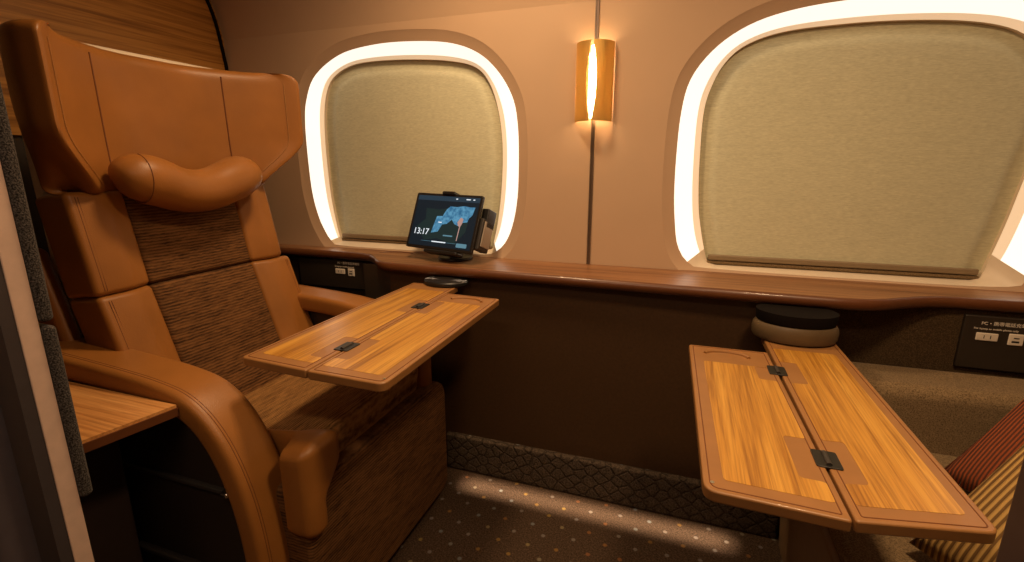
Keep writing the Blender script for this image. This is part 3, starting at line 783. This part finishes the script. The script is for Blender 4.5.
# side ledge and cabinet next to the armchair
sl = thing('side_ledge', (-1.4, .55, .645), 'small wooden side ledge with curved front edge outside the armchair arm', 'side table')
edge = [(-.962, .645), (-.968, .61), (-.977, .565), (-.988, .51), (-.996, .475), (-1.002, .456)]
cut = [(v.x, v.y) for v in spline([(x, y, 0) for x, y in edge], 4)] + [(XL+.004, .456), (XL+.004, .645)]
obj('ledge_top', prism(cut, .660, .666), M['ledge'], sl, smooth=False)
obj('ledge_edge', prism([(x + .003 if x > -1.5 else x, y) for x, y in cut], .642, .660), M['counter_edge'], sl, smooth=False)
cb = thing('side_cabinet', (-1.5, .56, 0), 'dark brown cabinet standing under the small side ledge', 'cabinet')
obj('cabinet_body', B(XL+.006, -1.165, .456, .644, 0.0, .641), M['cabinet'], cb, smooth=False, bevel=.006)

# ------------------------------------------------------------------ sofa on the right
so = thing('sofa', (.8, 1.1, 0), 'taupe tweed sofa seat with arm along the wall', 'sofa')
def sw(p, u): return (p.x - .03*(.5+u[2]/2), p.y, p.z)
obj('seat_cushion', softbox(.335, 1.10, .50, 1.44, .30, .425, .022, (8, 8, 3)), M['taupe'], so)
obj('seat_front', softbox(.352, .40, .50, 1.485, .0, .405, .012, (2, 8, 4), sw), M['taupe_vinyl'], so)
obj('seat_base', B(.395, 1.30, .50, 1.485, .0, .31), M['taupe_dark'], so, smooth=False)
def aw(p, u): return (p.x, p.y, p.z - .02*(1-u[0])*.25)
obj('armrest', softbox(.43, 1.30, 1.43, 1.609, .30, .602, .035, (10, 5, 5), aw), M['taupe'], so)
obj('backrest', softbox(1.08, 1.30, .50, 1.43, .36, .74, .05, (4, 8, 6)), M['taupe'], so)
# scatter cushions
def cushion(name, A, w, h, th, m, label):
    e1 = Vector((.627, .348, .697)).normalized(); e2 = Vector((.485, -.874, 0)).normalized(); e3 = e1.cross(e2)
    c = Vector(A) + e1*h/2 + e2*w/2
    bm = bmesh.new(); n = 20; V = {}
    for side in (1, -1):
        for i in range(n+1):
            for j in range(n+1):
                u, v = 2*i/n-1, 2*j/n-1
                edge = i in (0, n) or j in (0, n)
                if edge and (0, i, j) in V: V[(side, i, j)] = V[(0, i, j)]; continue
                pu = 1 - .04*(1-v*v)*abs(u)**2; pv = 1 - .04*(1-u*u)*abs(v)**2
                tt = th*((1-u**2)*(1-v**2))**.42
                q = bm.verts.new(c + e2*u*pu*w/2 + e1*v*pv*h/2 + e3*side*tt/2)
                if edge: V[(0, i, j)] = q
                V[(side, i, j)] = q
        for i in range(n):
            for j in range(n): bm.faces.new((V[(side, i, j)], V[(side, i+1, j)], V[(side, i+1, j+1)], V[(side, i, j+1)]))
    bmesh.ops.recalc_face_normals(bm, faces=bm.faces)
    rot = Matrix((e2, e1, e3)).transposed().to_4x4(); mt = Matrix.Translation(c) @ rot
    bmesh.ops.transform(bm, matrix=mt.inverted(), verts=bm.verts)
    me = bpy.data.meshes.new(name); bm.to_mesh(me); bm.free(); me.materials.append(m)
    for p in me.polygons: p.use_smooth = True
    o = bpy.data.objects.new(name, me); COL.objects.link(o); o.matrix_world = mt
    return tag(o, label, 'cushion', 'striped cushions on the sofa')
cushion('scatter_cushion', (.448, .99, .455), .44, .44, .13, M['cush_gold'], 'gold and brown corduroy-striped cushion nearest the doorway, under the table edge')
cushion('scatter_cushion', (.600, 1.275, .448), .44, .50, .13, M['cush_red'], 'rust red cushion with thin dark stripes, behind the gold one')

# ------------------------------------------------------------------ tablet and its holder on the counter
cx, cy, cz, yaw, tilt, tw, roll = -.835, 1.62, .944, -.1892, .3886, .3051, -.0145
r_ = Vector((cos(yaw), sin(yaw), 0)); f_ = Vector((-sin(yaw), cos(yaw), 0)); u_ = Vector((0, 0, 1))*cos(tilt) + f_*sin(tilt)
tr_ = r_*cos(roll) + u_*sin(roll); tu_ = u_*cos(roll) - r_*sin(roll); tn_ = tr_.cross(tu_)   # tn points at the viewer
tc_ = Vector((cx, cy, cz)); th_ = tw*.70
def tp(a, b, c=0): return tc_ + tr_*a*tw/2 + tu_*b*th_/2 + tn_*c
def slab(poly, c0, c1):
    bm = bmesh.new(); A = [bm.verts.new(tp(a, b, c0)) for a, b in poly]; Bv = [bm.verts.new(tp(a, b, c1)) for a, b in poly]
    bm.faces.new(A); bm.faces.new(Bv)
    for i in range(len(poly)): j = (i+1) % len(poly); bm.faces.new((A[i], A[j], Bv[j], Bv[i]))
    return bm
tb = thing('tablet_computer', tuple(tp(0, -1)), 'black tablet showing a map and 13:17, standing on the counter', 'tablet')
obj('tablet_body', slab(roundpoly([(-1, -1), (1, -1), (1, 1), (-1, 1)], .06), -.011, 0), M['black'], tb, bevel=.002)
sc_o = obj('screen', slab([(-.93, -.90), (.93, -.90), (.93, .91), (-.93, .91)], -.001, .0006), M['screen'], tb, smooth=False)
obj('status_bar', slab([(-.93, .74), (.93, .74), (.93, .91), (-.93, .91)], 0, .0009), M['scr_top'], sc_o, smooth=False)
obj('map_land', slab([(-.80, -.25), (-.55, .05), (-.60, .45), (-.2, .42), (.1, .5), (.45, .30), (.72, .1), (.70, -.3), (.45, -.75), (-.1, -.6), (-.45, -.7)], 0, .0009), M['scr_green'], sc_o, smooth=False)
mp_ = [(-.30, -.42), (-.26, -.10), (-.22, .18), (-.05, .20), (.02, .42), (.12, .56), (.32, .55), (.52, .60), (.70, .57), (.84, .58), (.80, .30), (.72, .18), (.70, .05), (.56, .02), (.50, -.12), (.34, -.05), (.24, .10), (.12, -.06), (-.02, -.10), (-.10, -.36)]
obj('map_region', slab(mp_, 0, .0013), M['scr_blue'], sc_o, smooth=False)
obj('map_highlight', slab([(.42, .02), (.50, .20), (.58, .14), (.56, -.02), (.52, -.14), (.46, -.10)], 0, .0016), M['scr_pink'], sc_o, smooth=False)
obj('map_route', slab([(.50, -.12), (.525, -.12), (.51, -.62), (.49, -.62)], 0, .0016), M['scr_pink'], sc_o, smooth=False)
lettering('clock_digits', '13:17', .033, tp(-.85, -.50, .0012), tr_, tu_, M['scr_white'], sc_o, .0003)
obj('progress_bar', slab([(-.22, -.74), (.20, -.74), (.20, -.705), (-.22, -.705)], 0, .0014), M['scr_white'], sc_o, smooth=False)
obj('progress_track', slab([(-.55, -.727), (.50, -.727), (.50, -.718), (-.55, -.718)], 0, .0012), M['scr_teal'], sc_o, smooth=False)
obj('caption_bar', slab([(.08, -.50), (.36, -.50), (.36, -.455), (.08, -.455)], 0, .0016), M['scr_teal'], sc_o, smooth=False)
bt = slab(roundpoly([(.52, -.84), (.82, -.84), (.82, -.70), (.52, -.70)], .03), 0, .0012); obj('screen_button', bt, M['scr_teal'], sc_o, smooth=False)
for a, b, w in ((.24, .83, .05), (.54, .83, .12), (.74, .83, .05), (-.14, -.03, .10)):
    obj('status_mark', slab([(a, b-.014), (a+w, b-.014), (a+w, b+.018), (a, b+.018)], 0, .0016), M['scr_white'], sc_o, smooth=False)
th = thing('tablet_holder', (-.80, 1.655, .80), 'black clamp stand holding the tablet upright', 'stand')
bm = lathe([(.0001, .8005), (.062, .8005), (.066, .804), (.064, .812), (.040, .816), (.0001, .817)], (-.808, 1.660), 40); obj('stand_foot', bm, M['black'], th)
a0 = Vector((-.808, 1.665, .812)); a1 = tp(.12, -.3, -.03)
obj('stand_neck', tube([a0, a0.lerp(a1, .5)+Vector((0, .01, 0)), a1], lambda t: .030-.010*t, 16), M['black'], th)
obj('clamp_plate', slab(roundpoly([(-.30, -1.02), (.50, -1.02), (.50, .98), (-.30, .98)], .08), -.028, -.0125), M['black_soft'], th, bevel=.004)
obj('clamp_jaw', slab(roundpoly([(-.18, .96), (.20, .96), (.20, 1.075), (-.18, 1.075)], .04), -.028, .010), M['black'], th, bevel=.003)
obj('clamp_jaw', slab(roundpoly([(-.36, -1.13), (.62, -1.13), (.62, -1.012), (-.36, -1.012)], .05), -.034, .010), M['black'], th, bevel=.003)
obj('arm_block', slab(roundpoly([(.90, .0), (1.10, .0), (1.10, .66), (.90, .66)], .04), -.085, -.030), M['black'], th, bevel=.005)
g = obj('arm_cover', slab(roundpoly([(.86, -.80), (1.07, -.80), (1.07, .28), (.86, .28)], .05), -.085, -.016), M['black_soft'], th, bevel=.004)
g = obj('arm_cover_plate', slab(roundpoly([(1.075, -.66), (1.10, -.66), (1.10, .20), (1.075, .20)], .01), -.080, -.024), M['grey'], th, bevel=.003); g['label'] = 'pale grey side plate'
obj('arm_link', slab([(.45, -.5), (.95, -.5), (.95, -.2), (.45, -.2)], -.05, -.03), M['black'], th, bevel=.003)

# ------------------------------------------------------------------ doorway the photograph is taken from
d1 = S(obj('door_1', B(-1.006, -.950, .423, .4495, 0, ZT), M['jamb'], smooth=False, bevel=.0015))
obj('jamb_face', B(-1.008, -.9515, .405, .4225, 0, ZT), M['jamb_dark'], d1, smooth=False)
obj('jamb_gap', B(-1.020, -1.007, .412, .449, 0, ZT), M['gap'], d1, smooth=False)
jp = tube([(-1.075, .425, 0), (-1.075, .425, ZT)], .052, 24); obj('jamb_post', jp, M['jamb_grey'], d1)
S(obj('wall_front', B(XL, -1.125, .412, .4495, 0, ZT), M['jamb_dark'], smooth=False))
for z0, z1 in ((.905, 1.60), (.585, .898)):
    def fw(p, u): return (p.x - .035*max(0, (abs(u[2])-.90)/.10)**2 * (1 if u[0] > 0 else 0), p.y, p.z)
    fp_ = softbox(-1.22, -.944, .4505, .470, z0, z1, .009, (3, 2, 14))
    t = obj('felt_pad', fp_, M['felt'], None, origin=(-1.08, .46, z0))
    tag(t, 'dark grey felt pad on the left door jamb, ' + ('upper one' if z0 > .9 else 'lower one'), 'pad', 'felt pads on the door jamb')
S(obj('door_2', B(.2615, XR, .405, .450, 0, ZT), M['post'], smooth=False, bevel=.003))

# ------------------------------------------------------------------ light
def area(name, loc, rot, sx, sy, power, col, spread=pi):
    l = bpy.data.lights.new(name, 'AREA'); l.shape = 'RECTANGLE'; l.size = sx; l.size_y = sy; l.energy = power; l.color = col; l.spread = spread
    o = bpy.data.objects.new(name, l); COL.objects.link(o); o.location = loc; o.rotation_euler = rot; return o
WARM = (1, .66, .36)
area('ceiling_downlight', (-.62, 1.18, ZT-.01), (0, 0, 0), .20, .20, 11, WARM, radians(155))
area('ceiling_downlight', (.42, .64, ZT-.01), (0, 0, 0), .20, .20, 12.5, WARM, radians(155))
area('corridor_light', (-.35, -.30, ZT-.01), (radians(25), 0, 0), 1.0, .25, 12, (1, .70, .46))
area('floor_band_fill', (-.24, 1.482, .764), (radians(-2.6), 0, 0), 1.25, .025, 1.1, (1, .74, .50), radians(9.5))  # added lamp without a fixture, throws the bright band along the floor
w = bpy.data.worlds.new('world'); SC.world = w; w.use_nodes = True
w.node_tree.nodes['Background'].inputs[0].default_value = (.05, .035, .022, 1)
SC.view_settings.view_transform = 'Standard'; SC.view_settings.look = 'None'; SC.view_settings.gamma = 1; SC.view_settings.exposure = 0
SC.view_settings.use_curve_mapping = False
SC.cycles.use_denoising = True; SC.cycles.max_bounces = 8; SC.cycles.diffuse_bounces = 5
SC.cycles.sample_clamp_indirect = 6
